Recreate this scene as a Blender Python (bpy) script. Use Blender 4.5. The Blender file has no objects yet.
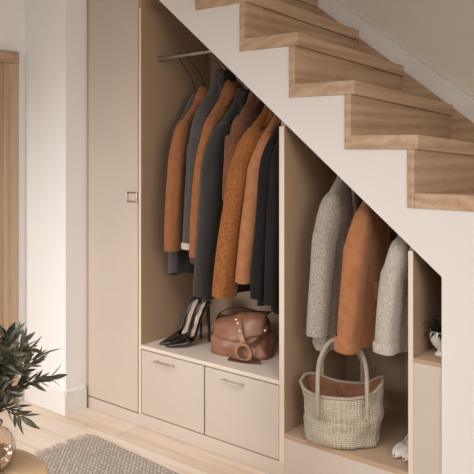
import bpy, bmesh, math, random
from mathutils import Vector, Matrix, noise
S = bpy.context.scene
C = S.collection
PI = math.pi

# ---------------------------------------------------------------- camera model
F = 692.0; YH = 148.0; A = math.atan(555.5/692); D = 2.237; CX = 2.383; H = 1.3
def ray(px, py):
    u = (px-237)/F; v = (YH-py)/F
    return Vector((-math.sin(A)+u*math.cos(A), math.cos(A)+u*math.sin(A), v))
def PY(px, py, Y):
    d = ray(px, py); t = (Y+D)/d.y
    return Vector((CX+t*d.x, Y, H+t*d.z))
def PZ(px, py, Z):
    d = ray(px, py); t = (Z-H)/d.z
    return Vector((CX+t*d.x, -D+t*d.y, Z))
def NZ(v, s=1.0, seed=0.0):
    return noise.noise(Vector((v[0]*s+seed*13.7, v[1]*s+seed*7.1, v[2]*s-seed*3.3)))

# ---------------------------------------------------------------- materials
def srgb(r, g, b):
    f = lambda c: (c/255/12.92) if c/255 <= 0.04045 else ((c/255+0.055)/1.055)**2.4
    return (f(r), f(g), f(b), 1)
def newmat(name, rough=0.6, metal=0.0, col=(200,200,200), spec=0.5, coat=0.0, sheen=0.0):
    m = bpy.data.materials.new(name); m.use_nodes = True
    b = m.node_tree.nodes['Principled BSDF']
    b.inputs['Base Color'].default_value = srgb(*col)
    b.inputs['Roughness'].default_value = rough
    b.inputs['Metallic'].default_value = metal
    b.inputs['Specular IOR Level'].default_value = spec
    b.inputs['Coat Weight'].default_value = coat
    b.inputs['Sheen Weight'].default_value = sheen
    return m, m.node_tree.nodes, m.node_tree.links, b
def ramp(nodes, stops):
    r = nodes.new('ShaderNodeValToRGB'); e = r.color_ramp.elements
    e[0].position, e[0].color = stops[0][0], srgb(*stops[0][1])
    e[1].position, e[1].color = stops[-1][0], srgb(*stops[-1][1])
    for p, c in stops[1:-1]:
        x = e.new(p); x.color = srgb(*c)
    return r
def coords(nodes, links, scale, out='Object', rot=(0,0,0)):
    t = nodes.new('ShaderNodeTexCoord'); mp = nodes.new('ShaderNodeMapping')
    mp.inputs['Scale'].default_value = scale; mp.inputs['Rotation'].default_value = rot
    links.new(t.outputs[out], mp.inputs['Vector']); return mp
def addbump(nodes, links, b, src, strength, dist=0.002):
    bp = nodes.new('ShaderNodeBump'); bp.inputs['Strength'].default_value = strength
    bp.inputs['Distance'].default_value = dist
    links.new(src, bp.inputs['Height']); links.new(bp.outputs['Normal'], b.inputs['Normal'])
def plaster(name, col):
    m, n, l, b = newmat(name, 0.85, col=col, spec=0.25)
    mp = coords(n, l, (1,1,1)); t = n.new('ShaderNodeTexNoise'); t.inputs['Scale'].default_value = 60; t.inputs['Detail'].default_value = 4
    l.new(mp.outputs[0], t.inputs['Vector']); addbump(n, l, b, t.outputs['Fac'], 0.12, 0.001)
    return m
def lacquer(name, col, rough=0.5):
    m, n, l, b = newmat(name, rough, col=col, spec=0.35)
    mp = coords(n, l, (1,1,1)); t = n.new('ShaderNodeTexNoise'); t.inputs['Scale'].default_value = 3
    l.new(mp.outputs[0], t.inputs['Vector'])
    r = ramp(n, [(0.3, tuple(int(c*0.98) for c in col)), (0.7, col)])
    l.new(t.outputs['Fac'], r.inputs[0]); l.new(r.outputs[0], b.inputs['Base Color'])
    return m
def wood(name, dark, mid, light, axis='y', rough=0.5, grain=14.0):
    m, n, l, b = newmat(name, rough, col=mid, spec=0.35)
    sc = {'x': (0.7, 9, 9), 'y': (9, 0.7, 9), 'z': (9, 9, 0.7)}[axis]
    mp = coords(n, l, sc)
    t1 = n.new('ShaderNodeTexNoise'); t1.inputs['Scale'].default_value = 1.3; t1.inputs['Detail'].default_value = 3; t1.inputs['Distortion'].default_value = 0.6
    l.new(mp.outputs[0], t1.inputs['Vector'])
    mp2 = coords(n, l, tuple(s*(1.0 if s < 1 else 1.6) for s in sc))
    w = n.new('ShaderNodeTexWave'); w.wave_type = 'RINGS'; w.rings_direction = {'x':'X','y':'Y','z':'Z'}[axis]
    w.inputs['Scale'].default_value = 0.5; w.inputs['Distortion'].default_value = 5; w.inputs['Detail'].default_value = 4; w.inputs['Detail Scale'].default_value = 1.5
    l.new(mp2.outputs[0], w.inputs['Vector'])
    t2 = n.new('ShaderNodeTexNoise'); t2.inputs['Scale'].default_value = grain; t2.inputs['Detail'].default_value = 4
    l.new(mp.outputs[0], t2.inputs['Vector'])
    mx = n.new('ShaderNodeMix'); mx.data_type = 'FLOAT'; mx.inputs[0].default_value = 0.25
    l.new(t1.outputs['Fac'], mx.inputs[2]); l.new(w.outputs['Fac'], mx.inputs[3])
    mx2 = n.new('ShaderNodeMix'); mx2.data_type = 'FLOAT'; mx2.inputs[0].default_value = 0.35
    l.new(mx.outputs[0], mx2.inputs[2]); l.new(t2.outputs['Fac'], mx2.inputs[3])
    r = ramp(n, [(0.22, dark), (0.5, mid), (0.8, light)])
    l.new(mx2.outputs[0], r.inputs[0]); l.new(r.outputs[0], b.inputs['Base Color'])
    addbump(n, l, b, t2.outputs['Fac'], 0.15, 0.001)
    return m
def fabric(name, col, col2=None, scale=260, rough=0.9, bump=0.4, sheen=0.2, fleck=None, spread=(0.35,0.65)):
    col2 = col2 or tuple(int(c*0.78) for c in col)
    m, n, l, b = newmat(name, rough, col=col, spec=0.2, sheen=sheen)
    b.inputs['Sheen Roughness'].default_value = 0.5
    mp = coords(n, l, (1,1,1)); t = n.new('ShaderNodeTexNoise'); t.inputs['Scale'].default_value = scale; t.inputs['Detail'].default_value = 2
    l.new(mp.outputs[0], t.inputs['Vector'])
    r = ramp(n, [(spread[0], col2), (spread[1], col)])
    l.new(t.outputs['Fac'], r.inputs[0]); l.new(r.outputs[0], b.inputs['Base Color'])
    addbump(n, l, b, t.outputs['Fac'], bump, 0.002)
    return m
def weave(name, c1, c2, su, sv, bump=0.9, rough=0.85, dist=0.004):
    m, n, l, b = newmat(name, rough, col=c1, spec=0.2)
    mp = coords(n, l, (su, sv, 1), 'UV')
    w1 = n.new('ShaderNodeTexWave'); w1.bands_direction = 'X'; w1.inputs['Scale'].default_value = 1; w1.inputs['Distortion'].default_value = 1.2; w1.inputs['Detail Scale'].default_value = 3
    w2 = n.new('ShaderNodeTexWave'); w2.bands_direction = 'Y'; w2.inputs['Scale'].default_value = 1; w2.inputs['Distortion'].default_value = 1.2; w2.inputs['Detail Scale'].default_value = 3
    l.new(mp.outputs[0], w1.inputs['Vector']); l.new(mp.outputs[0], w2.inputs['Vector'])
    mt = n.new('ShaderNodeMath'); mt.operation = 'MULTIPLY'
    l.new(w1.outputs['Fac'], mt.inputs[0]); l.new(w2.outputs['Fac'], mt.inputs[1])
    t = n.new('ShaderNodeTexNoise'); t.inputs['Scale'].default_value = 0.35; t.inputs['Detail'].default_value = 4
    l.new(mp.outputs[0], t.inputs['Vector'])
    ad = n.new('ShaderNodeMath'); ad.operation = 'MULTIPLY_ADD'; ad.inputs[1].default_value = 0.6
    l.new(t.outputs['Fac'], ad.inputs[0]); l.new(mt.outputs[0], ad.inputs[2])
    r = ramp(n, [(0.25, c2), (0.95, c1)])
    l.new(ad.outputs[0], r.inputs[0]); l.new(r.outputs[0], b.inputs['Base Color'])
    addbump(n, l, b, ad.outputs[0], bump, dist)
    return m

M = {}
M['white'] = plaster('white_paint', (243,240,237))
M['string'] = plaster('off_white_panel_paint', (226,219,213))
M['wallp'] = plaster('stair_wall_paint', (218,206,192))
M['trimw'] = lacquer('white_trim', (236,231,225), 0.45)
M['beige'] = lacquer('beige_lacquer', (203,187,172), 0.5)
M['inner'] = lacquer('shaded_beige_board', (184,155,126), 0.55)  # door beige darkened: compartment shade is put into the colour
M['innerb'] = lacquer('deep_shaded_beige_board', (160,132,108), 0.6)  # darker still, with the deeper shade at the back painted in
M['edge'] = lacquer('edge_band', (226,208,190), 0.45)
M['oak_y'] = wood('oak_along_depth', (154,122,94), (188,156,126), (208,180,150), 'y')
M['oak_x'] = wood('oak_along_front', (154,122,94), (188,156,126), (208,180,150), 'x')
M['oak_z'] = wood('oak_upright', (150,110,80), (186,146,112), (206,168,134), 'z')
M['door'] = wood('door_oak', (160,130,100), (192,162,132), (208,180,152), 'z')
M['tablew'] = wood('table_oak', (190,152,112), (216,180,140), (228,196,160), 'x', grain=9)
M['steel'] = newmat('brushed_steel', 0.3, 1.0, (190,182,172))[0]
M['chrome'] = newmat('polished_nickel', 0.32, 1.0, (228,220,212))[0]
M['dark'] = newmat('dark_gap', 0.9, 0, (40,30,25))[0]
# floor: pale oak planks
def floor_mat():
    m, n, l, b = newmat('pale_oak_planks', 0.5, col=(226,204,182), spec=0.35)
    mp = coords(n, l, (1,1,1))
    br = n.new('ShaderNodeTexBrick'); br.offset = 0.37; br.inputs['Scale'].default_value = 1
    br.inputs['Brick Width'].default_value = 1.3; br.inputs['Row Height'].default_value = 0.15
    br.inputs['Mortar Size'].default_value = 0.0016; br.inputs['Mortar Smooth'].default_value = 0.4; br.inputs['Bias'].default_value = 0.0
    br.inputs['Color1'].default_value = srgb(230,213,197); br.inputs['Color2'].default_value = srgb(241,230,217); br.inputs['Mortar'].default_value = srgb(190,168,146)
    l.new(mp.outputs[0], br.inputs['Vector'])
    mp2 = coords(n, l, (1.1, 9, 1))
    t = n.new('ShaderNodeTexNoise'); t.inputs['Scale'].default_value = 1.6; t.inputs['Detail'].default_value = 5; t.inputs['Distortion'].default_value = 0.8
    l.new(mp2.outputs[0], t.inputs['Vector'])
    r = ramp(n, [(0.3, (226,206,184)), (0.52, (246,238,230)), (0.75, (255,252,248))])
    l.new(t.outputs['Fac'], r.inputs[0])
    mx = n.new('ShaderNodeMix'); mx.data_type = 'RGBA'; mx.blend_type = 'MULTIPLY'; mx.inputs[0].default_value = 0.75
    l.new(br.outputs['Color'], mx.inputs[6]); l.new(r.outputs[0], mx.inputs[7]); l.new(mx.outputs[2], b.inputs['Base Color'])
    addbump(n, l, b, br.outputs['Fac'], -0.15, 0.001)
    return m
M['floor'] = floor_mat()

# ---------------------------------------------------------------- mesh helpers
def link(name, me, mat, parent=None):
    o = bpy.data.objects.new(name, me); C.objects.link(o)
    if mat is not None: me.materials.append(mat)
    if parent is not None: o.parent = parent
    return o
def smooth(me, ang=40):
    for p in me.polygons: p.use_smooth = True
    try: me.set_sharp_from_angle(angle=math.radians(ang))
    except Exception: pass
def from_bm(name, bm, mat, parent=None, sm=True, ang=40):
    bmesh.ops.recalc_face_normals(bm, faces=bm.faces[:])
    me = bpy.data.meshes.new(name); bm.to_mesh(me); bm.free()
    if sm: smooth(me, ang)
    return link(name, me, mat, parent)
def add_box(bm, x0, x1, y0, y1, z0, z1, bev=0.0):
    r = bmesh.ops.create_cube(bm, size=1)
    vs = r['verts']
    for v in vs:
        v.co = Vector((x0+(v.co.x+.5)*(x1-x0), y0+(v.co.y+.5)*(y1-y0), z0+(v.co.z+.5)*(z1-z0)))
    if bev > 0:
        es = list({e for v in vs for e in v.link_edges})
        bmesh.ops.bevel(bm, geom=es, offset=bev, segments=2, affect='EDGES', profile=0.7)
def box(name, x0, x1, y0, y1, z0, z1, mat, parent=None, bev=0.001):
    bm = bmesh.new(); add_box(bm, x0, x1, y0, y1, z0, z1, bev)
    return from_bm(name, bm, mat, parent, ang=30)
def add_prism(bm, pts, y0, y1):
    """polygon in xz, extruded from y0 to y1"""
    a = [bm.verts.new((p[0], y0, p[1])) for p in pts]; b = [bm.verts.new((p[0], y1, p[1])) for p in pts]
    n = len(pts)
    bm.faces.new(a); bm.faces.new(b[::-1])
    for i in range(n): bm.faces.new((a[i], a[(i+1)%n], b[(i+1)%n], b[i]))
def loft(bm, rings, closed=True, cap0=True, cap1=True, uv=True):
    uvl = bm.loops.layers.uv.verify()
    vr = [[bm.verts.new(p) for p in r] for r in rings]
    n = len(rings[0]); m = len(rings)
    for i in range(m-1):
        for j in range(n if closed else n-1):
            k = (j+1) % n
            f = bm.faces.new((vr[i][j], vr[i][k], vr[i+1][k], vr[i+1][j]))
            us = [(j/n, i/(m-1)), ((j+1)/n, i/(m-1)), ((j+1)/n, (i+1)/(m-1)), (j/n, (i+1)/(m-1))]
            for lp, u in zip(f.loops, us): lp[uvl].uv = u
    if closed and cap0: bm.faces.new(vr[0][::-1])
    if closed and cap1: bm.faces.new(vr[-1])
    return vr
def frame(d, up=Vector((0,0,1))):
    d = d.normalized()
    if abs(d.dot(up)) > 0.95: up = Vector((1,0,0))
    a = up.cross(d).normalized(); b = d.cross(a).normalized()
    return a, b
def add_tube(bm, pts, rad, n=10, up=Vector((0,0,1)), caps=True):
    pts = [Vector(p) for p in pts]; rings = []
    for i, p in enumerate(pts):
        d = pts[min(i+1, len(pts)-1)]-pts[max(i-1, 0)]
        a, b = frame(d, up); r = rad[i] if isinstance(rad, (list, tuple)) else rad
        ra, rb = r if isinstance(r, (list, tuple)) else (r, r)
        rings.append([p+a*math.cos(2*PI*k/n)*ra+b*math.sin(2*PI*k/n)*rb for k in range(n)])
    loft(bm, rings, True, caps, caps)
def add_lathe(bm, prof, center=(0,0,0), n=32, cap0=True, cap1=True):
    c = Vector(center)
    loft(bm, [[c+Vector((r*math.cos(2*PI*k/n), r*math.sin(2*PI*k/n), z)) for k in range(n)] for r, z in prof], True, cap0, cap1)
def catmull(pts, k=6):
    pts = [Vector(p) for p in pts]; out = []
    for i in range(len(pts)-1):
        p0 = pts[max(i-1,0)]; p1 = pts[i]; p2 = pts[i+1]; p3 = pts[min(i+2,len(pts)-1)]
        for j in range(k):
            t = j/k
            out.append(0.5*((2*p1)+(-p0+p2)*t+(2*p0-5*p1+4*p2-p3)*t*t+(-p0+3*p1-3*p2+p3)*t**3))
    out.append(pts[-1]); return out
def ribbon(bm, pts, width, thick, wdir, k=5):
    """strap: flat cross-section; wdir = width direction (vector or list)"""
    P = catmull(pts, k); rings = []
    for i, p in enumerate(P):
        d = (P[min(i+1,len(P)-1)]-P[max(i-1,0)]).normalized()
        w = Vector(wdir); w = (w-d*w.dot(d)).normalized(); nrm = d.cross(w).normalized()
        w2 = w*width/2; t2 = nrm*thick/2
        rings.append([p-w2-t2*.6, p-w2*.85-t2, p+w2*.85-t2, p+w2-t2*.6, p+w2+t2*.6, p+w2*.85+t2, p-w2*.85+t2, p-w2+t2*.6])
    loft(bm, rings)
def tag(o, label, cat, group=None, kind=None):
    o['label'] = label; o['category'] = cat
    if group: o['group'] = group
    if kind: o['kind'] = kind
    return o
def thing(name, label, cat, loc=(0,0,0), rz=0, group=None):
    o = bpy.data.objects.new(name, None); C.objects.link(o)
    o.location = loc; o.rotation_euler = (0,0,rz); o.empty_display_size = 0.1
    return tag(o, label, cat, group)
def struct(o):
    o['kind'] = 'structure'; return o

# ---------------------------------------------------------------- the room
XL = -0.718; YP = -0.128; XP = -0.382; W = 0.93; YR = -4.4; XR = 3.9; ZC = 2.62
struct(box('floor', XL-0.12, XR+0.1, YR, W+0.1, -0.1, 0, M['floor'], bev=0))
struct(box('ceiling', XL-0.12, XR+0.1, YR, W+0.1, ZC, ZC+0.1, M['white'], bev=0))
struct(box('wall_left', XL-0.12, XL, YR, YP, 0, ZC, M['white'], bev=0))
struct(box('wall_back', XL-0.12, XP, YP, 0.6, 0, ZC, M['white'], bev=0.002))
struct(box('wall_stairwell', XP+0.002, XR+0.1, W, W+0.1, 0, ZC, M['wallp'], bev=0))
struct(box('wall_right', XR, XR+0.1, YR, W, 0, ZC, M['white'], bev=0))
# baseboards (profiled)
def baseboard(name, p0, p1, nrm):
    prof = [(0,0),(0.016,0),(0.016,0.088),(0.012,0.098),(0.012,0.104),(0.006,0.112),(0,0.116)]
    bm = bmesh.new(); p0 = Vector(p0); p1 = Vector(p1); nn = Vector(nrm)
    loft(bm, [[p+nn*a+Vector((0,0,z)) for a, z in prof] for p in (p0, p1)])
    return struct(from_bm(name, bm, M['trimw'], ang=25))
baseboard('baseboard_back', (XL, YP, 0), (XP+0.0155, YP, 0), (0,-1,0))
baseboard('baseboard_pillar', (XP, YP-0.0155, 0), (XP, -0.012, 0), (1,0,0))
baseboard('baseboard_left', (XL, YR, 0), (XL, -1.25, 0), (1,0,0))
# door in the left wall: casing + panelled leaf
dr = bpy.data.objects.new('door_1', None); C.objects.link(dr); struct(dr); dr.location = (XL, -0.2, 0)
def dbox(name, y0, y1, z0, z1, x0, x1, m):
    return box(name, x0, x1, y0+0.2, y1+0.2, z0, z1, m, dr, 0.002)
dbox('door_casing', -0.262, -0.179, 0, 1.728, 0.0005, 0.022, M['door'])
dbox('door_casing', -1.25, -0.179, 1.729, 1.79, 0.0005, 0.026, M['oak_x'])
dbox('door_casing', -1.25, -1.165, 0, 1.728, 0.0005, 0.022, M['door'])
bm = bmesh.new()
for k in range(7):
    y1 = -0.063-k*0.1285; add_box(bm, 0.0005, 0.012, y1-0.1265, y1, 0.006, 1.727, 0.002)
from_bm('door_leaf', bm, M['door'], dr, ang=30)
bm = bmesh.new(); add_tube(bm, [(0.012,-0.83,0.95),(0.05,-0.83,0.95),(0.052,-0.82,0.95),(0.052,-0.72,0.95)], 0.008)
from_bm('door_handle', bm, M['steel'], dr)

# ---------------------------------------------------------------- staircase
ZT = lambda k: 1.746-0.2*(k-3)
XN = lambda k: 0.900+0.2455*(k-3)
DROP = 0.045
st = thing('staircase', 'oak staircase with white side panel rising to the left over the wardrobe', 'staircase', (1.3, 0, 0))
st_o = Vector((1.3,0,0))
def skew(bm):
    for v in bm.verts:
        t = max(0, v.co.y)/W; v.co.z -= DROP*t
        v.co -= st_o
YF = -0.018
for k in range(1, 10):
    x0 = XN(k-1)-0.013; x1 = XN(k); zt = ZT(k)
    if k == 1: x0 = 0.17
    bm = bmesh.new(); add_box(bm, x0-0.0005, x1, YF, W-0.002, zt-0.05, zt, 0.0015); skew(bm)
    from_bm('tread', bm, M['oak_y'], st, ang=30)
    # riser below this tread
    zb = max(ZT(k+1)-0.05, 0.002)
    bm = bmesh.new(); add_box(bm, x1-0.040, x1-0.014, YF, W-0.002, zb-0.0005, zt-0.0505, 0.0015); skew(bm)
    from_bm('riser', bm, M['oak_y'], st, ang=30)
# white string panel with stepped top, continuing as the panel wall to the floor
und = lambda x: 1.972-0.828*(x-0.141)
pts = [(0.012, 0.012*0+und(0.012)), (1.4715, und(1.4715)), (1.4715, 0.0), (3.1, 0.0)]
top = []
for k in range(9, 0, -1):
    zb = max(ZT(k+1)-0.05, 0.0); xr = XN(k)-0.0405
    top.append((xr, zb if k < 9 else 0.0)); top.append((xr, ZT(k)-0.0505))
pts = [(0.012, und(0.012)), (1.4715, und(1.4715)), (1.4715, 0.0)]
lst = [q for q in top if True]
lst[0] = (XN(9)-0.0405, 0.0)
pts += lst + [(0.012, ZT(1)-0.0505)]
bm = bmesh.new(); add_prism(bm, pts, -0.012, 0.012)
for v in bm.verts: v.co -= st_o
from_bm('side_panel', bm, M['string'], st, sm=False)
# wall skirting following the flight, with a bead
sk = lambda x: 1.417-0.765*(x-1.24)
bm = bmesh.new()
add_prism(bm, [(-0.35, sk(-0.35)-0.36), (2.9, sk(2.9)-0.36), (2.9, sk(2.9)-0.0005), (-0.35, sk(-0.35)-0.0005)], W-0.014, W-0.001)
for v in bm.verts: v.co -= st_o
from_bm('wall_string', bm, M['oak_x'], st, sm=False)
bm = bmesh.new()
add_prism(bm, [(-0.35, sk(-0.35)), (2.9, sk(2.9)), (2.9, sk(2.9)+0.09), (-0.35, sk(-0.35)+0.09)], W-0.016, W-0.001)
add_prism(bm, [(-0.35, sk(-0.35)+0.0905), (2.9, sk(2.9)+0.0905), (2.9, sk(2.9)+0.112), (-0.35, sk(-0.35)+0.112)], W-0.010, W-0.001)
add_prism(bm, [(-0.35, sk(-0.35)+0.1125), (2.9, sk(2.9)+0.1125), (2.9, sk(2.9)+0.120), (-0.35, sk(-0.35)+0.120)], W-0.018, W-0.001)
for v in bm.verts: v.co -= st_o
from_bm('wall_skirting', bm, M['trimw'], st, sm=False)
# upper landing edge & wall above tall cabinet
struct(box('trim_landing', XP+0.001, 0.13, 0.0, W-0.001, 2.36, ZC, M['white'], bev=0))

# ---------------------------------------------------------------- fitted cabinets
YB = 0.50          # depth of the carcasses
def U(name, label, x):
    return thing(name, label, 'cabinet', (x, 0, 0), 0, None)
def ub(u, name, x0, x1, y0, y1, z0, z1, m, bev=0.001, parent=None):
    L = u.location
    return box(name, x0-L.x, x1-L.x, y0-L.y, y1-L.y, z0, z1, m, parent or u, bev)
def bar_handle(parent, x0, x1, z, y=0.0, vertical=False, base=Vector((0,0,0))):
    bm = bmesh.new()
    add_tube(bm, [Vector((x0,y,z))-base, Vector((x0,y-0.024,z))-base], 0.0035, 8)
    add_tube(bm, [Vector((x1,y,z))-base, Vector((x1,y-0.024,z))-base], 0.0035, 8)
    add_tube(bm, [Vector((x0-0.004,y-0.026,z))-base, Vector((x1+0.004,y-0.026,z))-base], 0.0045, 8)
    return from_bm('handle', bm, M['chrome'], parent)
# tall cabinet
u = U('tall_cabinet', 'tall beige one-door cabinet between the white pillar and the hanging coats', -0.19)
ub(u, 'body', XP+0.001, -0.004, 0.0205, YB, 0.055, 2.355, M['inner'])
ub(u, 'filler_strip', XP+0.001, XP+0.012, 0.0, 0.02, 0.0, 2.355, M['inner'])
dd = ub(u, 'door', XP+0.0145, -0.009, 0.0, 0.02, 0.062, 2.35, M['beige'], 0.0015)
ub(u, 'plinth', XP+0.0125, -0.0045, 0.001, 0.03, 0.0, 0.0545, M['beige'])
bm = bmesh.new(); base = Vector((-0.19,0,0))
q = [Vector((-0.012,-0.004,1.091)), Vector((-0.075,-0.010,1.091)), Vector((-0.075,-0.010,1.048)), Vector((-0.012,-0.004,1.048))]
for a_, b_ in ((0,1),(1,2),(2,3),(3,0)): add_tube(bm, [q[a_]-base, q[b_]-base], 0.0032, 8)
from_bm('handle', bm, M['steel'], dd)
# hanging unit with two drawers
u = U('hanging_cabinet', 'open beige hanging cabinet with brown and black coats above two drawers', 0.41); hu = u
ub(u, 'side_panel', -0.003, 0.0125, 0.0025, YB, 0.061, 1.955, M['inner'], 0)
ub(u, 'edge_strip', -0.003, 0.0125, 0.0, 0.0022, 0.061, 1.955, M['edge'], 0.0005)
ub(u, 'side_panel', 0.801, 0.8245, 0.0025, YB, 0.061, 1.385, M['inner'], 0)
ub(u, 'edge_strip', 0.801, 0.8245, 0.0, 0.0022, 0.061, 1.385, M['edge'], 0.0005)
bm = bmesh.new(); add_prism(bm, [(0.801-.41,1.3855),(0.8245-.41,1.3855),(0.8245-.41,1.63),(0.801-.41,1.63)], 0.0135, YB); from_bm('divider_top', bm, M['inner'], u, sm=False)
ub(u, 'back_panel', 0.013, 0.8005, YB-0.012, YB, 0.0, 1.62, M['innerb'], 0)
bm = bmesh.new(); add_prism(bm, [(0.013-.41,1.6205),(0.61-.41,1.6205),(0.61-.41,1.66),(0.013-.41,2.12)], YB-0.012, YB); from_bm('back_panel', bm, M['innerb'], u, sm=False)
ub(u, 'bench_shelf', 0.013, 0.8005, 0.0, YB-0.0125, 0.364, 0.381, M['edge'])
ub(u, 'plinth', -0.004, 0.8245, 0.001, 0.022, 0.0, 0.0605, M['beige'])
d1 = ub(u, 'drawer', 0.0155, 0.4025, 0.001, 0.021, 0.066, 0.3585, M['beige'], 0.0012)
bar_handle(d1, 0.125, 0.223, 0.330, 0.001, base=Vector((0.41,0,0)))
d2 = ub(u, 'drawer', 0.4105, 0.7985, 0.001, 0.021, 0.066, 0.3585, M['beige'], 0.0012)
bar_handle(d2, 0.522, 0.618, 0.330, 0.001, base=Vector((0.41,0,0)))
bm = bmesh.new(); add_tube(bm, [(0.0135-.41,0.12,1.726),(0.612-.41,0.12,1.742)], 0.009, 12)
add_tube(bm, [(0.0135-.41,0.12,1.726),(0.020-.41,0.12,1.726)], 0.015, 12)
from_bm('clothes_rail', bm, M['steel'], u)
bm = bmesh.new(); add_tube(bm, [(0.46-.41,0.25,1.585),(0.80-.41,0.25,1.585)], 0.008, 12); add_tube(bm, [(0.465-.41,0.25,1.585),(0.465-.41,0.25,1.69),(0.465-.41,0.25,1.9)], 0.006, 8)
from_bm('clothes_rail', bm, M['steel'], u)
# middle open unit
u = U('open_cabinet', 'open beige cabinet with grey coats above a woven basket', 1.085)
ub(u, 'side_panel', 1.3465, 1.364, 0.0025, YB, 0.0, 0.945, M['inner'], 0)
ub(u, 'edge_strip', 1.3465, 1.364, 0.0, 0.0022, 0.0, 0.945, M['edge'], 0.0005)
ub(u, 'divider_top', 1.3465, 1.364, 0.0135, YB, 0.9455, 1.288, M['inner'], 0.0)
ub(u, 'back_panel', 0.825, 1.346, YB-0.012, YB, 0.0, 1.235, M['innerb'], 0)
ub(u, 'bottom_shelf', 0.825, 1.346, 0.0, YB-0.0125, 0.160, 0.178, M['inner'])
ub(u, 'fascia', 0.825, 1.346, 0.001, 0.020, 0.0, 0.1595, M['beige'])
bm = bmesh.new(); add_tube(bm, [(0.825-1.085,0.25,1.262),(1.09-1.085,0.25,1.262)], 0.008, 12); add_tube(bm, [(1.085-1.085,0.25,1.262),(1.104-1.085,0.25,1.262)], 0.016, 12)
bm2 = bmesh.new(); add_tube(bm2, [(0.825-1.085,0.25,1.270),(1.346-1.085,0.25,1.270)], 0.008, 12)
bm.free(); from_bm('clothes_rail', bm2, M['steel'], u)
# niche unit
u = U('niche_cabinet', 'narrow beige cabinet with a small open niche holding a potted plant', 1.43)
ub(u, 'front_panel', 1.3645, 1.4705, 0.0, 0.02, 0.0, 0.5635, M['beige'], 0.001)
ub(u, 'niche_shelf', 1.3645, 1.62, 0.0, YB-0.0125, 0.564, 0.577, M['inner'])
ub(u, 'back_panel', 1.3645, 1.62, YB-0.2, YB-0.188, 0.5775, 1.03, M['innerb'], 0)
ub(u, 'side_panel', 1.6205, 1.637, 0.013, YB, 0.0, 0.79, M['inner'], 0.001)

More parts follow.
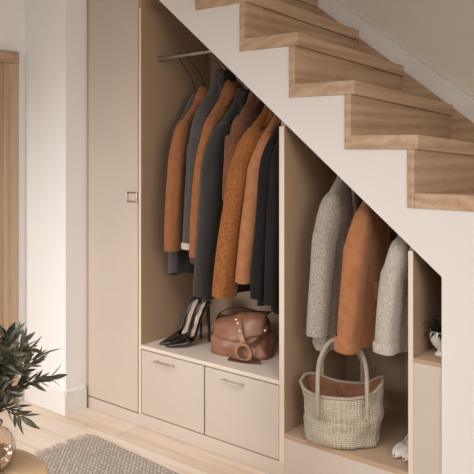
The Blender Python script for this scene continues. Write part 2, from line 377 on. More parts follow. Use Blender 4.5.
# ---------------------------------------------------------------- garments
def sgn_pow(c, e): return math.copysign(abs(c)**e, c)
def garment(name, label, cat, mat, neck, L, sl, hw=0.2, th=0.042, slope=0.13, sleeve_r=(0.036,0.058), cuff=None, cuffmat=None,
            collar=0.05, lapel=True, seed=1, liningmat=None, swing=0.0, lean=0.0, rail_z=None, rail_y=None, pocket=False, buttons=False, flare=1.0, rz=0.0, group=None, front_gap=False, near_dx=0.0):
    t = thing(name, label, cat, neck, rz, group)
    N = 48
    rs = random.Random(seed)
    ph = [rs.uniform(0, 6.28) for _ in range(4)]
    prof = [(0.0, .016, .016), (.004, .032, .026), (slope*.20, .060, .032), (slope*.45, hw*.50, .034), (slope*.70, hw*.74, .035), (slope*.88, hw*.90, .036), (slope*1.02, hw*.98, .036), (slope*1.25, hw*1.0, .036),
            (slope*1.8, hw*.97, .036)]
    z0 = slope*1.8
    for i in range(1, 15):
        f = i/14
        prof.append((z0+(L-z0)*f, hw*(.96+(.10*flare)*f), .036+(th-.036)*min(1,f*2.5)+.008*f*flare))
    if th < .045: prof = [(a_, b_, c_*.86) for a_, b_, c_ in prof]
    def surf(phi, dz, w, tt):
        c, s = math.cos(phi), math.sin(phi)
        y = sgn_pow(s, .8)*w; x = sgn_pow(c, .75)*tt
        k = min(1, max(0, (dz-.12)/.35))
        fold = (math.sin(phi*7+ph[0]+dz*2.5)+.6*math.sin(phi*13+ph[1]-dz*4))*.0042*k
        x += fold*(1 if c > 0 else -1)+ .006*NZ((y*9, dz*7, seed*.7))*k*1.2
        y += .008*NZ((x*9, dz*5, seed*1.3))*k + swing*dz
        x += lean*dz
        z = -dz + (.012*math.sin(phi*2+ph[2])*k if dz > L*.97 else 0)
        return Vector((x, y, z))
    bm = bmesh.new()
    rings = [[surf(2*PI*j/N, dz, w, tt) for j in range(N)] for dz, w, tt in prof]
    # hem turned inside so the bottom reads hollow
    last = prof[-1]
    rings.append([surf(2*PI*j/N, last[0]-.004, last[1]-.006, last[2]-.006) for j in range(N)])
    rings.append([surf(2*PI*j/N, last[0]-.10, last[1]-.012, last[2]-.010) for j in range(N)])
    loft(bm, rings, True, True, True)
    from_bm('body', bm, mat, t, ang=60)
    # sleeves, near one first
    for s in (-1, 1):
        yy = s*hw
        dx = near_dx if s < 0 else 0
        path = catmull([(0, yy*.66, -slope*.86), (0, yy*.80, -slope*1.06), (.002+dx*.4+lean*slope*1.7, yy*.90, -slope*1.6), (.004+dx+lean*sl*.5, yy*1.00+swing*sl*.5, -sl*.5), (.003+dx+lean*sl*.8, yy*1.09+swing*sl*.8, -sl*.8), (dx+lean*sl, yy*1.10+swing*sl, -sl)], 6)
        bm = bmesh.new(); rings = []
        for i, p in enumerate(path):
            f = i/(len(path)-1)
            r1 = sleeve_r[0]*(.62+.42*math.sin(min(1,f*2.2)*PI/2)-.18*f); r2 = sleeve_r[1]*(.45+.62*math.sin(min(1,f*2.0)*PI/2)-.30*f)
            d = (path[min(i+1,len(path)-1)]-path[max(i-1,0)]).normalized()
            ax = Vector((1,0,0)); ax = (ax-d*ax.dot(d)).normalized(); ay = d.cross(ax)
            ring = []
            for j in range(24):
                a2 = 2*PI*j/24
                wr = 1+.035*math.sin(f*19+math.cos(a2)*3+ph[3]+s)*math.exp(-((f-.55)/.15)**2)+.14*NZ((math.cos(a2)*1.9, math.sin(a2)*1.9, f*2.2+seed))+.05*NZ((math.cos(a2)*4, math.sin(a2)*4, f*5+seed))
                ring.append(p+ax*sgn_pow(math.cos(a2),.85)*r1*wr+ay*sgn_pow(math.sin(a2),.9)*r2*wr)
            rings.append(ring)
        # hollow cuff
        e = path[-1]; 
        rings.append([e+(q_-e)*.88+Vector((0,0,.001)) for q_ in rings[-1]])
        rings.append([e+(q_-e)*.95+Vector((0,0,.05)) for q_ in rings[-1]])
        loft(bm, rings, True, True, True)
        sv = from_bm('sleeve', bm, mat, t, ang=70)
        if cuff:
            bm = bmesh.new(); n_ = len(path)
            base = rings[n_-1]; c0 = path[-1]
            rr = []
            for dzz, sc in ((-.002,1.04),(-.002,1.13),(.012,1.15),(cuff,1.13),(cuff+.004,1.05)):
                rr.append([c0+(q_-c0)*sc+Vector((0,0,dzz)) for q_ in base])
            loft(bm, rr, True, False, False)
            from_bm('cuff', bm, cuffmat or mat, sv, ang=60)
    # collar: folded band
    if collar:
        bm = bmesh.new(); rr = []
        for dzz, a_, b_ in ((-.012,.022,.020),(.004,.026,.022),(.006,.034,.027),(-.006,.050,.034),(-.012-collar*.35,.072,.040),(-.014-collar*.7,.090,.044),(-.016-collar,.102,.045)):
            ring = []
            for j in range(32):
                phi = 2*PI*j/32
                drop = slope*.55*max(0, (abs(math.sin(phi))*a_-.045)/.055)**1.0*.55
                ring.append(Vector((math.cos(phi)*b_, math.sin(phi)*a_, dzz-drop-.25*collar*max(0, math.cos(phi)))))
            rr.append(ring)
        loft(bm, rr, True, False, False)
        o = from_bm('collar', bm, mat, t, ang=60)
        md = o.modifiers.new('thick', 'SOLIDIFY'); md.thickness = 0.005
    # front opening on the side facing the room (+x): lapels, placket
    def onsurf(y, dz, off):
        # x of body at (y,dz)
        for i in range(len(prof)-1):
            if prof[i][0] <= dz <= prof[i+1][0]: break
        f = (dz-prof[i][0])/max(1e-6, prof[i+1][0]-prof[i][0])
        w = prof[i][1]+(prof[i+1][1]-prof[i][1])*f; tt = prof[i][2]+(prof[i+1][2]-prof[i][2])*f
        sp = min(.98, abs(y)/max(w, .01)); sp = sp**(1/.8)
        phi = math.copysign(math.asin(min(.99, sp)), y)
        v = surf(phi, dz, w, tt)
        return Vector((v.x+off, y+swing*dz, -dz))
    if lapel:
        for s in (-1, 1):
            bm = bmesh.new(); g = []
            nz = 12
            for i in range(nz+1):
                f = i/nz; dz = .015+f*min(.27, L*.42)
                inner = s*(.028-.02*f); w_ = .012+.052*math.sin(min(1, f*1.9)*PI/2)*(1-f)**.7
                if f < .2: w_ += .018*(f/.2)
                elif f < .3: w_ += .018*(1-(f-.2)/.1)*.4
                g.append([onsurf(inner+s*w_*q_, dz, .006+.006*math.sin(q_*PI)) for q_ in (0,.25,.5,.75,1)])
            loft(bm, g, False)
            o = from_bm('lapel', bm, mat, t, ang=60)
            md = o.modifiers.new('thick', 'SOLIDIFY'); md.thickness = 0.005; md.offset = 1
    if lapel or buttons:
        bm = bmesh.new(); g = []
        za = .28 if lapel else .03
        for i in range(22):
            dz = za+(L-.012-za)*i/21
            g.append([onsurf(y_, dz, of) for y_, of in ((-.012,.001),(-.011,.006),(.0,.0075),(.022,.007),(.024,.001))])
        loft(bm, g, False)
        from_bm('placket', bm, liningmat or mat, t, ang=60)
    if buttons:
        for i in range(4):
            bm = bmesh.new(); v = onsurf(.008, .12+i*(L-.2)/3.4, .011)
            add_tube(bm, [v-Vector((.003,0,0)), v+Vector((.003,0,0))], .0075, 10, up=Vector((0,0,1)))
            from_bm('button', bm, M['btn'], t)
    if pocket:
        bm = bmesh.new(); g = []
        for i in range(6):
            dz = L*.62+.075*i/5
            g.append([onsurf(-.125+.09*q_/5, dz, .006 if 0 < i < 5 and 0 < q_ < 5 else .003) for q_ in range(6)])
        loft(bm, g, False); o = from_bm('pocket_flap', bm, mat, t, ang=60)
        md = o.modifiers.new('thick', 'SOLIDIFY'); md.thickness = 0.004; md.offset = 1
    # hanger hook up to the rail
    if rail_z is not None:
        dz = rail_z-neck[2]; dy = (rail_y or neck[1])-neck[1]
        Lc = Matrix.Rotation(-rz, 3, 'Z')
        pts = [(0,0,-.02), (0,dy*.4,dz*.45), (0,dy,dz-.022), (0,dy+.012,dz-.006), (0,dy+.008,dz+.010), (0,dy-.004,dz+.0125), (0,dy-.014,dz+.004)]
        bm = bmesh.new(); add_tube(bm, [Lc@Vector(p) for p in catmull(pts, 4)], .0018, 6, up=Vector((1,0,0)))
        from_bm('hanger_hook', bm, M['dark'], t)
    return t

M['btn'] = newmat('horn_button', 0.4, 0, (70,48,34))[0]
M['suede'] = fabric('camel_suede', (152,98,60), (142,89,53), 30, bump=.15, sheen=.15)
M['suede2'] = fabric('tan_suede', (170,114,76), (159,104,67), 34, bump=.15, sheen=.15)
M['camelwool'] = fabric('orange_boucle', (166,104,56), (118,72,36), 170, bump=.9, sheen=.1)
M['brown'] = fabric('brown_wool', (118,76,50), (104,66,43), 60, bump=.3)
M['charcoal'] = fabric('charcoal_wool', (88,82,78), (62,58,56), 200, bump=.5)
M['charcoal2'] = fabric('dark_charcoal_wool', (60,54,52), (44,40,38), 200, bump=.5)
M['black'] = fabric('black_wool', (34,29,28), (24,20,20), 200, bump=.4, sheen=.05)
M['greywool'] = fabric('grey_tweed', (186,174,160), (120,110,100), 330, bump=.8, spread=(.38,.6))
M['lightwool'] = fabric('light_grey_wool', (204,192,178), (152,142,130), 330, bump=.7, spread=(.38,.6))
M['shirt'] = fabric('pale_cotton', (196,186,172), (176,166,152), 80, bump=.1)

YC = 0.25
def nk(px, py): return PY(px, py, YC)
RA, RAy = 1.732, 0.12; RB = 1.278
def G(name, label, mat, px, py, Lpx, Spx, X=None, **k):
    """Lpx / Spx: picture heights where body and near sleeve end"""
    n = nk(px, py)
    if X is not None: n.x = X
    # depth scale of near sleeve
    def zat(ypx, Y):
        Zc = -(n.x-CX)*math.sin(A)+(Y+D)*math.cos(A)
        return H-(ypx-YH)/F*Zc
    L = n.z-zat(Lpx, .10); sl = n.z-zat(Spx, .05)
    return garment(name, label, 'coat', mat, tuple(n), L, sl, **k)
grpA = None
K = dict(rail_z=RA, rail_y=RAy)
G('coat', 'grey coat at the left end, only its hem showing below the camel suede jacket', M['charcoal'], 199, 96, 275, 240, X=.150, slope=.17, lapel=False, collar=.04, seed=21, hw=.175, th=.03, lean=-.02, sleeve_r=(.020,.035), **K)
G('jacket', 'camel suede jacket at the left end of the clothes rail, covering a grey hem', M['suede'], 205, 88, 246, 250, X=.203, slope=.20, lapel=False, seed=1, hw=.195, lean=-.02, sleeve_r=(.036,.064), **K)
G('coat', 'charcoal coat with pointed collar and pale shirt cuff, beside the leftmost camel jacket', M['charcoal'], 222, 70, 262, 248, X=.310, slope=.22, seed=2, cuff=.022, cuffmat=M['shirt'], hw=.19, lapel=True, collar=.085, lean=-.02, **K)
G('jacket', 'slim camel suede jacket hanging between the charcoal coat and the dark long coat', M['suede'], 231, 82, 250, 257, X=.365, slope=.20, lapel=False, seed=3, hw=.19, lean=-.04, **K)
G('coat', 'long dark charcoal coat between two camel garments in the large compartment', M['charcoal2'], 244, 90, 300, 296, X=.438, slope=.20, seed=4, hw=.20, sleeve_r=(.040,.070), lapel=True, lean=-.07, collar=.07, **K)
G('coat', 'brown wool coat half hidden behind the orange textured coat', M['brown'], 254, 84, 230, 200, X=.528, slope=.19, seed=5, hw=.19, lapel=False, lean=.0, sleeve_r=(.036,.062), **K)
G('coat', 'orange textured wool coat, the brightest and longest sleeved on the left rail', M['camelwool'], 271, 100, 286, 298, X=.605, slope=.17, seed=6, hw=.20, rail_z=1.593, lapel=True, sleeve_r=(.046,.080), lean=-.13)
G('jacket', 'tan suede jacket squeezed between the orange textured coat and the black coats', M['suede2'], 276, 104, 276, 284, X=.665, slope=.17, seed=16, hw=.185, rail_z=1.593, lapel=False, sleeve_r=(.036,.055), lean=-.10)
G('coat', 'black coat hanging just right of the narrow tan suede jacket', M['black'], 281, 106, 308, 300, X=.702, slope=.16, seed=7, hw=.165, th=.04, rail_z=1.593, lapel=False, collar=.04, lean=-.06)
G('coat', 'long black coat at the right end of the rail, against the divider panel', M['black'], 290, 110, 310, 304, X=.750, slope=.16, seed=8, hw=.18, th=.04, rail_z=1.593, lapel=False, collar=.04, lean=-.02)
G('coat', 'grey tweed coat, leftmost of the three garments above the basket', M['greywool'], 350, 160, 346, 334, X=.985, slope=.17, seed=9, hw=.20, th=.05, rail_z=RB, lapel=True, sleeve_r=(.044,.066), lean=-.035)
G('jacket', 'tan suede button jacket hanging between two grey garments above the basket', M['suede2'], 371, 172, 349, 350, X=1.125, slope=.17, seed=10, hw=.20, th=.048, rail_z=RB, lapel=False, buttons=True, pocket=True, cuff=.05, sleeve_r=(.044,.062), lean=-.05)
G('coat', 'light grey wool coat hanging at the right, beside the narrow niche cabinet', M['lightwool'], 404, 205, 348, 350, X=1.275, slope=.15, seed=11, hw=.20, th=.05, rail_z=RB, lapel=True, sleeve_r=(.044,.064), cuff=.03, lean=-.05)

# ---------------------------------------------------------------- high heels
M['patent'] = newmat('black_patent_leather', 0.16, 0, (16,13,13), spec=0.6, coat=0.6)[0]
M['nude'] = newmat('nude_leather_lining', 0.5, 0, (214,182,154))[0]
M['white_leather'] = newmat('ivory_leather', 0.4, 0, (226,216,204))[0]
def pump(name, label, toe, ang, path, mat, inmat, heel, scale=1.0, group=None, open_from=.4):
    """toe = world position of toe tip; ang = heading (rad) from toe to heel in plan"""
    t = thing(name, label, 'shoe', toe, ang, group)
    P = [(a*scale, b*scale, w*scale, h*scale) for a, b, w, h in path]; P = [(a, b, w*1.18, h*.95) for a, b, w, h in P]
    pts = catmull([(a,b,0) for a,b,_,_ in P], 3); m = len(pts)
    ext = catmull([(w,h,0) for _,_,w,h in P], 3)
    bm = bmesh.new(); rings = []; ins = []
    n = 20
    for i in range(m):
        s, z = pts[i].x, pts[i].y; w, h = ext[i].x, ext[i].y
        d = (pts[min(i+1,m-1)]-pts[max(i-1,0)]).normalized(); nx, nz = -d.y, d.x
        f = i/(m-1)
        # opening half angle measured from the top: 0 in toe -> wide behind vamp
        op = 0 if f < open_from else min(1, (f-open_from)/.10)
        if f > .93: op = 1
        a0 = op*math.radians(80)
        ring = []
        for j in range(n+1):
            th = -PI/2*0+a0+(2*PI-2*a0)*j/n            # angle from top going round
            cx_, cz_ = math.sin(th), math.cos(th)
            up = h*.5*(1+cz_) if True else 0
            e = sgn_pow(cx_, .8)*w
            ring.append(Vector((s+nx*up, e, z+nz*up)))
        rings.append(ring)
        if f >= open_from-.04:
            ins.append([Vector((s+nx*h*.16, -w*.80, z+nz*h*.16)), Vector((s+nx*h*.10, 0, z+nz*h*.10)), Vector((s+nx*h*.16, w*.80, z+nz*h*.16))])
    loft(bm, rings, False)
    # close the heel counter
    o = from_bm('upper', bm, mat, t, ang=60)
    md = o.modifiers.new('thick', 'SOLIDIFY'); md.thickness = .0025; md.offset = -1
    bm = bmesh.new(); loft(bm, ins, False)
    o = from_bm('insole', bm, inmat, t, ang=60); md = o.modifiers.new('thick', 'SOLIDIFY'); md.thickness = .002
    # counter wall round the back of the heel
    s, z = pts[-1].x, pts[-1].y; w, h = ext[-1].x, ext[-1].y
    d = (pts[-1]-pts[-2]).normalized(); nx, nz = -d.y, d.x
    bm = bmesh.new(); rr = []
    for u_ in (0, .25, .5, .75, 1.0):
        rr.append([Vector((s+nx*h*u_*.9+math.cos(q_)*w*.55*d.x, math.sin(q_)*w*(1-.1*u_), z+nz*h*u_*.9+math.cos(q_)*w*.4*d.y)) for q_ in [(-PI/2)+PI*k/10 for k in range(11)]])
    loft(bm, rr, False)
    o = from_bm('heel_counter', bm, mat, t, ang=60); md = o.modifiers.new('thick', 'SOLIDIFY'); md.thickness = .0025
    bm = bmesh.new()
    hs, hz, r0, r1 = heel[0]*scale, heel[1]*scale, heel[2]*scale, heel[3]*scale
    add_tube(bm, catmull([(hs-.004*scale, 0, hz+.012*scale), (hs, 0, hz), (hs+.004*scale, 0, hz*.6), (hs+.007*scale, 0, hz*.25), (hs+.008*scale, 0, .0005)], 4),
             [r0+(r1-r0)*min(1, (k/16)**.6) for k in range(17)], 12, up=Vector((0,1,0)))
    from_bm('heel', bm, mat, t)
    return t
stil = [(0,.006,.003,.008),(.03,.002,.020,.022),(.065,.0,.034,.034),(.10,.001,.038,.046),(.126,.016,.034,.046),(.145,.050,.028,.044),(.158,.090,.025,.040),(.173,.130,.027,.040),(.192,.160,.028,.046),(.206,.172,.022,.052)]
heelv = (.203, .162, .013, .0042)
zb = .3815
tA = PZ(166, 348.5, zb)
pump('high_heel', 'black patent stiletto shoe, the front one of the pair beside the brown bag', tuple(tA), A+.52, stil, M['patent'], M['nude'], heelv, 1.06, 'black stiletto pair')
tB = PZ(159.5, 346.2, zb)
pump('high_heel', 'black patent stiletto shoe, the rear one of the pair, partly behind its twin', tuple(tB), A+.58, stil, M['patent'], M['nude'], heelv, 1.06, 'black stiletto pair')
flat = [(a_, b_, w_*.66, h_*.95) for a_, b_, w_, h_ in [(0,.006,.006,.016),(.02,.003,.028,.030),(.055,.001,.040,.040),(.09,.002,.042,.040),(.12,.010,.036,.040),(.15,.030,.030,.042),(.18,.048,.030,.046),(.205,.058,.028,.052),(.225,.060,.020,.056)]]
for i, (px, py, lab) in enumerate(((390.0, 459.5, 'ivory court shoe right of the basket, the left one of its pair'), (400.0, 463.0, 'ivory court shoe half hidden behind the cabinet divider right of the basket'))):
    p = PZ(px+4, py, .1785)
    pump('court_shoe', lab, tuple(p), math.radians(84), flat, M['white_leather'], M['dark'], (.212,.06,.009,.007), 1.0, 'ivory court shoe pair', open_from=.30)

# ---------------------------------------------------------------- leather bag
def leather(name, c, c2):
    m, n, l, b = newmat(name, .42, 0, c, spec=.45)
    mp = coords(n, l, (1,1,1)); t = n.new('ShaderNodeTexNoise'); t.inputs['Scale'].default_value = 14; t.inputs['Detail'].default_value = 5; t.inputs['Distortion'].default_value = .6
    l.new(mp.outputs[0], t.inputs['Vector']); r = ramp(n, [(.35, c2), (.65, c)]); l.new(t.outputs['Fac'], r.inputs[0]); l.new(r.outputs[0], b.inputs['Base Color'])
    addbump(n, l, b, t.outputs['Fac'], .5, .004); return m
M['leather'] = leather('brown_leather', (156,108,84), (134,90,68))
M['leather_d'] = leather('dark_brown_leather', (96,60,42), (70,44,32))
M['leather_s'] = leather('tan_leather_strap', (170,122,92), (140,94,66))
bp = PZ(243, 357, zb)
bag = thing('handbag', 'slouchy brown leather handbag with buckled straps on the bench shelf', 'bag', (bp.x-.036, bp.y+.038, zb), math.radians(14)); bag.scale = (1.06,1,1)
bm = bmesh.new(); rings = []
hb = .182
def bagpt(phi, f):
    w = .142*(1-.10*f-.10*(f**4)) * (1 if f > .06 else .93+f); d = .078*(1.06-.55*f**1.6)*(1 if f > .06 else .85+2.4*f)
    x = sgn_pow(math.cos(phi), .62)*w; y = sgn_pow(math.sin(phi), .62)*d; z = f*hb
    z += (-.020*math.cos(x*14)+.012*math.sin(x*20+1))*f**3
    z += -.030*f*f*(x < 0)*min(1, -x/.1) if x < 0 else 0
    k = .020*NZ((x*9, y*9, z*9), 1, 2.2)+.009*NZ((x*22, y*22, z*22), 1, 1.1)
    n_ = Vector((x, y, 0)).normalized()
    return Vector((x, y, z))+n_*k*(1.4 if f > .05 else .2)+Vector((0,0,.012*NZ((x*10,y*10,0),1,5)*f))
for i in range(25):
    rings.append([bagpt(2*PI*j/56, i/24) for j in range(56)])
top_c = []
for sc in (.85, .6, .3, .05):
    rings.append([Vector((q_.x*(.5+.5*sc), q_.y*sc, q_.z+.010*(1-sc))) for q_ in rings[24]])
loft(bm, rings); from_bm('body', bm, M['leather'], bag, ang=60)
def front(x, f, off):
    # point on the bag's front face
    best = min((abs(bagpt(-PI/2+a_/60*PI/2, f).x-x), a_) for a_ in range(-60, 61))[1]
    v = bagpt(-PI/2+best/60*PI/2, f); return Vector((x, v.y-off, v.z))
bm = bmesh.new(); g = []
for i in range(9):
    f = i/8; row = []
    for j in range(15):
        x = -.125+.25*j/14
        lowf = .58-.18*(1-abs(j-7)/7)*1.0 + .06*(j/14)
        ff = 1.0-(1.0-lowf)*f
        v = front(x*(.93 if f == 0 else .97), min(.995, ff), .004+.007*f)
        if i == 0: v += Vector((0,.02,.012))
        row.append(v)
    g.append(row)
g.insert(0, [v+Vector((0,.045,.004)) for v in g[0]])
loft(bm, g, False); o = from_bm('flap', bm, M['leather'], bag, ang=60)
md = o.modifiers.new('thick', 'SOLIDIFY'); md.thickness = .006; md.offset = 0
# strap running over the flap to a loop
bm = bmesh.new(); ribbon(bm, [front(.000,.99,-.02)+Vector((0,0,.016)), front(.005,.95,.014), front(.018,.78,.020), front(.036,.55,.024), front(.050,.36,.022)], .024, .006, (1,0,.25))
from_bm('strap', bm, M['leather_s'], bag, ang=50)
bm = bmesh.new(); c0 = front(.052,.22,.026)
ribbon(bm, [c0+Vector((.032*math.cos(q_), -.004*math.sin(q_), .036*math.sin(q_))) for q_ in [2*PI*k/14+PI/2 for k in range(15)]], .018, .012, (0,1,0), 3)
from_bm('strap_loop', bm, M['leather_s'], bag, ang=60)
bm = bmesh.new(); ribbon(bm, [c0+Vector((-.065,-.004,-.036)), c0+Vector((-.02,-.012,-.040)), c0+Vector((.03,-.012,-.038)), c0+Vector((.075,-.002,-.030))], .022, .009, (0,1,.35))
from_bm('strap_end', bm, M['leather_d'], bag, ang=50)
bm = bmesh.new(); ribbon(bm, [front(.125,.80,.012), front(.118,.66,.016)+Vector((0,-.004,0)), front(.095,.48,.02), front(.070,.36,.026)], .014, .006, (1,0,.4))
from_bm('strap', bm, M['leather_d'], bag, ang=50)
bm = bmesh.new()   # shoulder strap slung over the back
ribbon(bm, [(-.12,.0,.14), (-.10,.02,.175), (-.03,.03,.192), (.05,.02,.190), (.11,.0,.170), (.13,-.01,.13)], .026, .006, (0,1,0))
from_bm('shoulder_strap', bm, M['leather_d'], bag, ang=50)
for v in (front(.008,.88,.024), front(.024,.70,.026), front(.120,.72,.022), front(-.004,.97,.022)):
    bm = bmesh.new(); add_lathe(bm, [(.006,0),(.0055,.003),(.003,.005)], (0,0,0), 12)
    bmesh.ops.rotate(bm, verts=bm.verts[:], cent=(0,0,0), matrix=Matrix.Rotation(PI/2, 3, 'X')); bmesh.ops.translate(bm, verts=bm.verts[:], vec=v+Vector((0,-.0,0)))
    from_bm('rivet', bm, M['chrome'], bag)

# ---------------------------------------------------------------- woven basket
M['weave'] = weave('woven_seagrass', (246,234,214), (176,160,138), 26, 9, bump=1.0, dist=.005)
M['weave_b'] = weave('braided_handle', (206,190,168), (156,140,120), 2, 40, bump=.5)
M['lining'] = fabric('brown_cloth_lining', (160,112,80), (132,88,60), 30, bump=.3)
zc = .1785
bc = PZ(345, 442, zc)
bk = thing('basket', 'large soft woven basket with loop handles on the floor of the open cabinet', 'basket', (1.036, .086, zc), math.radians(30)); bk.scale = (1.06,1.06,1.03)
def rimz(phi):
    # phi=0 right; -pi/2 front.  front sags, corners rise
    return .205+.006*math.cos(phi)+.020*math.cos(2*phi+.4)+.008*math.sin(3*phi+1)
def bpt(phi, f):
    w0, d0 = .122, .080; w1, d1 = .146, .104
    e = f**.55
    w = w0+(w1-w0)*e; d = d0+(d1-d0)*e
    z = f*rimz(phi)
    x = sgn_pow(math.cos(phi), .78)*w; y = sgn_pow(math.sin(phi), .78)*d
    k = .010*NZ((math.cos(phi)*1.6, math.sin(phi)*1.6, f*3.4), 1, 4)+.004*NZ((math.cos(phi)*5, math.sin(phi)*5, f*9), 1, 3)
    crease = -.010*math.exp(-((f-.52)/.05)**2)*max(0, math.cos(phi+2.5))
    n_ = Vector((x, y, 0)).normalized()
    if f < .05: z += 0
    return Vector((x, y, z))+n_*(k*1.2+crease)
bm = bmesh.new(); NB = 96
rings = [[bpt(2*PI*j/NB, 0)*.92 for j in range(NB)], [bpt(2*PI*j/NB, 0)+Vector((0,0,.006)) for j in range(NB)]]
for r_ in rings[0]: r_.z = .0005
for i in range(1, 31): rings.append([bpt(2*PI*j/NB, .02+.98*i/30) for j in range(NB)])
rim = rings[-1]
rings.append([Vector((v.x*.975, v.y*.97, v.z+.004)) for v in rim])
rings.append([Vector((v.x*.945, v.y*.93, v.z)) for v in rim])
loft(bm, rings, True, True, False); from_bm('body', bm, M['weave'], bk, ang=70)
bm = bmesh.new()
rr = [[Vector((v.x*.944, v.y*.928, v.z-.001)) for v in rim]]
for f, s_ in ((.93,.93),(.75,.90),(.5,.86),(.2,.78),(.06,.70),(.055,.3),(.055,.02)):
    rr.append([Vector((bpt(2*PI*j/NB, max(f,.3)).x*s_, bpt(2*PI*j/NB, max(f,.3)).y*s_*.98, rim[j].z*f+.006*math.sin(j*.9)*f)) for j in range(NB)])
loft(bm, rr, True, False, True); from_bm('lining', bm, M['lining'], bk, ang=70)
bm = bmesh.new()
add_tube(bm, [Vector((v.x*.985, v.y*.985, v.z+.001)) for v in rim+[rim[0]]], .0062, 8)
from_bm('rim_braid', bm, M['weave_b'], bk, ang=70)
for s, xs, lean_, hh in ((-1, .085, .035, .180), (1, .075, .01, .125)):
    ya = s*.110
    y0_ = ya*.97
    pts = [(-xs, y0_*1.08, .13), (-xs, y0_*1.06, .205), (-xs*.95, y0_*.85+lean_, .205+hh*.55), (-xs*.55, y0_*.7+lean_, .205+hh*.93), (0, y0_*.65+lean_, .205+hh), (xs*.55, y0_*.7+lean_, .205+hh*.93), (xs*.95, y0_*.85+lean_, .205+hh*.55), (xs, y0_*1.06, .205), (xs, y0_*1.08, .13)]
    bm = bmesh.new(); ribbon(bm, pts, .019, .008, (1,0,0) if False else (0,1,.01), 6)
    bm.free()
    bm = bmesh.new(); P_ = catmull(pts, 6); add_tube(bm, P_, [(.0078,.0045)]*len(P_), 10, up=Vector((0,1,0)))
    from_bm('handle', bm, M['weave_b'], bk, ang=60)

# ---------------------------------------------------------------- niche plant
M['ceramic'] = newmat('ivory_ceramic', .25, 0, (232,224,212), spec=.6, coat=.3)[0]
M['leafd'] = fabric('dark_leaf', (58,58,46), (36,38,30), 30, rough=.5, bump=.1, sheen=0)
M['stem'] = newmat('stem_brown', .7, 0, (82,66,46))[0]
M['soil'] = newmat('soil', .95, 0, (50,38,30))[0]
np_ = PZ(443, 364, .5775)
pot = thing('potted_plant', 'small spiky dark plant in an ivory pot inside the narrow niche', 'plant', (1.424, .098, .5775)); pot.scale = (.86,.86,.86)
bm = bmesh.new(); add_lathe(bm, [(.026,0),(.024,.006),(.014,.014),(.016,.022),(.034,.040),(.044,.062),(.046,.082),(.043,.094),(.046,.099),(.042,.099),(.039,.094),(.040,.082)], n=32, cap1=True)
from_bm('pot', bm, M['ceramic'], pot)
bm = bmesh.new(); rs = random.Random(5)
for i in range(150):
    a_ = rs.uniform(0, 2*PI); el = rs.uniform(.05, 1.45); ln = rs.uniform(.055, .095)
    d = Vector((math.cos(a_)*math.cos(el), math.sin(a_)*math.cos(el), math.sin(el)))
    b0 = Vector((d.x*.02, d.y*.02, .09)); tip = b0+d*ln+Vector((0,0,-.35*ln*math.cos(el)))
    tip.y = max(tip.y, -.085); tip.x = max(tip.x, -.055); mid = b0+(tip-b0)*.55+Vector((0,0,.012)); s_ = d.cross(Vector((0,0,1))).normalized()*.0035
    v = [bm.verts.new(q_) for q_ in (b0-s_*.5, b0+s_*.5, mid+s_, tip, mid-s_)]
    bm.faces.new((v[0],v[1],v[2],v[4])); bm.faces.new((v[4],v[2],v[3]))
o = from_bm('foliage', bm, M['leafd'], pot); md = o.modifiers.new('thick', 'SOLIDIFY'); md.thickness = .0012

# ---------------------------------------------------------------- rug
def rug_mat():
    m, n, l, b = newmat('woven_rug', .95, 0, (186,172,158), spec=.1)
    mp = coords(n, l, (1,1,1), rot=(0,0,.785))
    br = n.new('ShaderNodeTexBrick'); br.offset = .5; br.inputs['Scale'].default_value = 1
    br.inputs['Brick Width'].default_value = .030; br.inputs['Row Height'].default_value = .015; br.inputs['Mortar Size'].default_value = .003; br.inputs['Mortar Smooth'].default_value = .6
    br.inputs['Color1'].default_value = srgb(226,217,206); br.inputs['Color2'].default_value = srgb(204,195,184); br.inputs['Mortar'].default_value = srgb(172,163,153)
    l.new(mp.outputs[0], br.inputs['Vector'])
    t = n.new('ShaderNodeTexNoise'); t.inputs['Scale'].default_value = 120; t.inputs['Detail'].default_value = 3; l.new(mp.outputs[0], t.inputs['Vector'])
    r = ramp(n, [(.3,(176,168,158)),(.65,(255,252,248))]); l.new(t.outputs['Fac'], r.inputs[0])
    mx = n.new('ShaderNodeMix'); mx.data_type = 'RGBA'; mx.blend_type = 'MULTIPLY'; mx.inputs[0].default_value = .9
    l.new(br.outputs['Color'], mx.inputs[6]); l.new(r.outputs[0], mx.inputs[7]); l.new(mx.outputs[2], b.inputs['Base Color'])
    addbump(n, l, b, t.outputs['Fac'], 1.0, .006); return m
M['rug'] = rug_mat()
M['fringe'] = fabric('rug_fringe', (200,186,170), (150,138,124), 120, bump=.3)
rug = thing('rug', 'grey beige woven rug with a fringed short edge on the oak floor', 'rug', (-.083,-.211,0), math.radians(-3.2))
bm = bmesh.new()
nx_, ny_ = 90, 80; g = []
for i in range(nx_+1):
    row = []
    for j in range(ny_+1):
        x, y = .015+1.9*i/nx_, -1.5*j/ny_
        row.append(Vector((x, y, .009+.0015*NZ((x*30,y*30,0)))))
    g.append(row)
vr = loft(bm, g, False)
bd = [vr[i][0] for i in range(nx_+1)]+[vr[-1][j] for j in range(1, ny_+1)]+[vr[i][-1] for i in range(nx_-1, -1, -1)]+[vr[0][j] for j in range(ny_-1, 0, -1)]
lo = [bm.verts.new((v.co.x, v.co.y, .0005)) for v in bd]
for i in range(len(bd)):
    k = (i+1) % len(bd); bm.faces.new((bd[i], bd[k], lo[k], lo[i]))
from_bm('pile', bm, M['rug'], rug, ang=30)
bm = bmesh.new()
rs = random.Random(3)
for k in range(150):
    y = -.004-k*.00998; a_ = rs.uniform(-.35, .35); ln = rs.uniform(.030, .045)
    add_tube(bm, [(.020, y, .006), (-.004, y+rs.uniform(-.002,.002), .004), (-ln, y+math.sin(a_)*ln, .003)], [.0028,.003,.0018], 5)
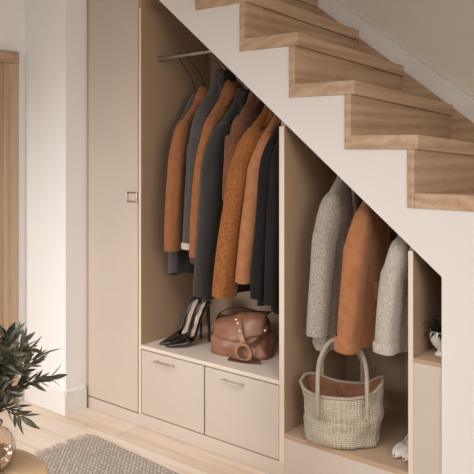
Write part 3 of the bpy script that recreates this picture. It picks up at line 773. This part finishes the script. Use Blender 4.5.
o = from_bm('fringe', bm, M['fringe'], rug); o['kind'] = 'stuff'

# ---------------------------------------------------------------- round table, vase, branches
TZ = .40; tc = Vector((.628, -1.28, 0)); FZ = .011
tb = thing('side_table', 'small round light oak side table carrying the glass vase', 'table', (tc.x, tc.y, FZ))
bm = bmesh.new(); add_lathe(bm, [(.245,TZ-.030-FZ),(.256,TZ-.026-FZ),(.260,TZ-.018-FZ),(.260,TZ-.008-FZ),(.256,TZ-.002-FZ),(.250,TZ-FZ)], n=96)
from_bm('table_top', bm, M['tablew'], tb, ang=50)
for k in range(3):
    a_ = 2*PI*k/3+.4; bm = bmesh.new(); d = Vector((math.cos(a_), math.sin(a_), 0))
    add_tube(bm, [d*.14+Vector((0,0,TZ-.031-FZ)), d*.19+Vector((0,0,.001))], [.018,.012], 14); from_bm('leg', bm, M['tablew'], tb)
gm = bpy.data.materials.new('smoked_glass'); gm.use_nodes = True
b = gm.node_tree.nodes['Principled BSDF']; b.inputs['Base Color'].default_value = srgb(244,234,226); b.inputs['Transmission Weight'].default_value = 1; b.inputs['Roughness'].default_value = .01; b.inputs['IOR'].default_value = 1.5
M['glass'] = gm
wm = bpy.data.materials.new('water'); wm.use_nodes = True
b = wm.node_tree.nodes['Principled BSDF']; b.inputs['Base Color'].default_value = srgb(240,236,228); b.inputs['Transmission Weight'].default_value = 1; b.inputs['Roughness'].default_value = 0; b.inputs['IOR'].default_value = 1.33
vp = PZ(-10, 471, TZ)
vl = (vp.x, vp.y, TZ+.0005)
vs = thing('vase', 'round clear glass vase on the oak side table at the left edge', 'vase', vl); vs.scale = (.86,.86,.86)
prof_o = [(.001,0),(.030,.0),(.048,.006),(.066,.022),(.077,.045),(.081,.070),(.078,.095),(.066,.118),(.050,.132),(.040,.140),(.037,.148),(.040,.156)]
prof_i = [(.036,.156),(.033,.148),(.036,.141),(.046,.130),(.062,.116),(.074,.094),(.0765,.070),(.072,.047),(.062,.027),(.046,.013),(.028,.008),(.001,.0075)]
bm = bmesh.new(); add_lathe(bm, prof_o+prof_i, n=64, cap0=True, cap1=True); from_bm('bowl', bm, M['glass'], vs, ang=80)
bm = bmesh.new(); add_lathe(bm, [(.001,.0085),(.027,.009),(.0455,.0142),(.0612,.028),(.0712,.048),(.0735,.060),(.001,.060)], n=64); from_bm('water', bm, wm, vs, ang=60)
M['leaf'] = None
m, n, l, b = newmat('olive_leaf', .42, 0, (74,80,60), spec=.5)
mp = coords(n, l, (1,1,1)); t = n.new('ShaderNodeTexNoise'); t.inputs['Scale'].default_value = 22; l.new(mp.outputs[0], t.inputs['Vector'])
r = ramp(n, [(.3,(60,60,46)),(.55,(88,86,68)),(.75,(130,124,102))]); l.new(t.outputs['Fac'], r.inputs[0]); l.new(r.outputs[0], b.inputs['Base Color'])
M['leaf'] = m
br = thing('olive_branches', 'dense leafy dark green branches standing in the round glass vase', 'plant', (vl[0], vl[1], TZ+.009)); br.scale = (.97,.97,.92)
rs = random.Random(11)
stems = bmesh.new(); leaves = bmesh.new()
def leaf(bm, base, d, ln, wd, roll):
    d = d.normalized(); a_, b_ = frame(d); sd = (a_*math.cos(roll)+b_*math.sin(roll)); up = d.cross(sd).normalized()
    rows = []
    for i in range(8):
        f = i/7; w = wd*math.sin(PI*min(1, f*.93+.05))**.85*(1-f*.25) if i < 7 else .0004
        c = base+d*ln*f+up*(-.10*ln*f*f)
        rows.append([c-sd*w+up*w*.35, c, c+sd*w+up*w*.35])
    loft(bm, rows, False)
for i in range(46):
    az = rs.uniform(0, 2*PI); el = math.radians(rs.choice((rs.uniform(-50, 20), rs.uniform(10, 60), rs.uniform(35, 88))))
    R_ = rs.uniform(.115, .160)*(1.12 if el < .6 else 1.0)
    tip = Vector((math.cos(az)*math.cos(el)*R_, math.sin(az)*math.cos(el)*R_, .255+math.sin(el)*R_))
    pth = catmull([(math.cos(az+2)*.020, math.sin(az+2)*.020, .012), (math.cos(az)*.012, math.sin(az)*.012, .10), (math.cos(az)*.022, math.sin(az)*.022, .160),
                   Vector((tip.x*.5, tip.y*.5, .17+(tip.z-.17)*.6+.02)), tip], 5)
    add_tube(stems, pth, [.0022*(1-.6*k/len(pth)) for k in range(len(pth))], 5)
    nl = len(pth)
    for k in range(11, nl):
        for s_ in range(2):
            p = pth[k]; d = (pth[min(k+1,nl-1)]-pth[k-1]).normalized(); a_, b_ = frame(d); ro = rs.uniform(0, 2*PI)
            dd_ = d*rs.uniform(.5,1.0)+(a_*math.cos(ro)+b_*math.sin(ro))*rs.uniform(.5,.9)
            leaf(leaves, p, dd_, rs.uniform(.040,.066), rs.uniform(.0052,.0088), rs.uniform(0, PI))
    leaf(leaves, pth[-1], pth[-1]-pth[-3], rs.uniform(.05,.075), .009, rs.uniform(0, PI))
from_bm('stem', stems, M['stem'], br)
from_bm('foliage', leaves, M['leaf'], br, ang=80)

# ---------------------------------------------------------------- light
w = bpy.data.worlds.new('World'); S.world = w; w.use_nodes = True
w.node_tree.nodes['Background'].inputs[0].default_value = (.95, .97, 1.0, 1); w.node_tree.nodes['Background'].inputs[1].default_value = .40
def area(name, loc, target, sx, sy, e, col=(1,.95,.9), spread=180):
    L = bpy.data.lights.new(name, 'AREA'); L.shape = 'RECTANGLE'; L.size = sx; L.size_y = sy; L.energy = e; L.color = col; L.spread = math.radians(spread)
    o = bpy.data.objects.new(name, L); C.objects.link(o); o.location = loc
    o.rotation_euler = (Vector(target)-Vector(loc)).to_track_quat('-Z', 'Y').to_euler(); return o
area('ceiling_daylight', (1.6, -1.9, 2.58), (1.45, -1.4, 0.0), 3.2, 1.5, 54, (.965,.98,1), 122)
area('window_daylight', (-0.2, -3.9, 1.55), (0.0, 0, 0.15), 1.2, 0.8, 8, (.97,.985,1), 52)
area('side_fill', (3.6, -1.9, 1.7), (0.7, 0.3, 1.2), 1.2, 1.0, 9, (1,.97,.94), 110)  # added fill lamp, brightens risers and other right-facing sides
# ---------------------------------------------------------------- camera & view
cd = bpy.data.cameras.new('camera'); cam = bpy.data.objects.new('camera', cd); C.objects.link(cam)
cam.location = (CX, -D, H); cam.rotation_euler = (PI/2, 0, A); cd.sensor_width = 36; cd.lens = F/474*36
cd.shift_y = -(237-YH)/474; cd.clip_start = .05
S.camera = cam
S.view_settings.view_transform = 'Standard'; S.view_settings.look = 'None'; S.view_settings.gamma = 1; S.view_settings.exposure = 0.14
S.view_settings.use_curve_mapping = False
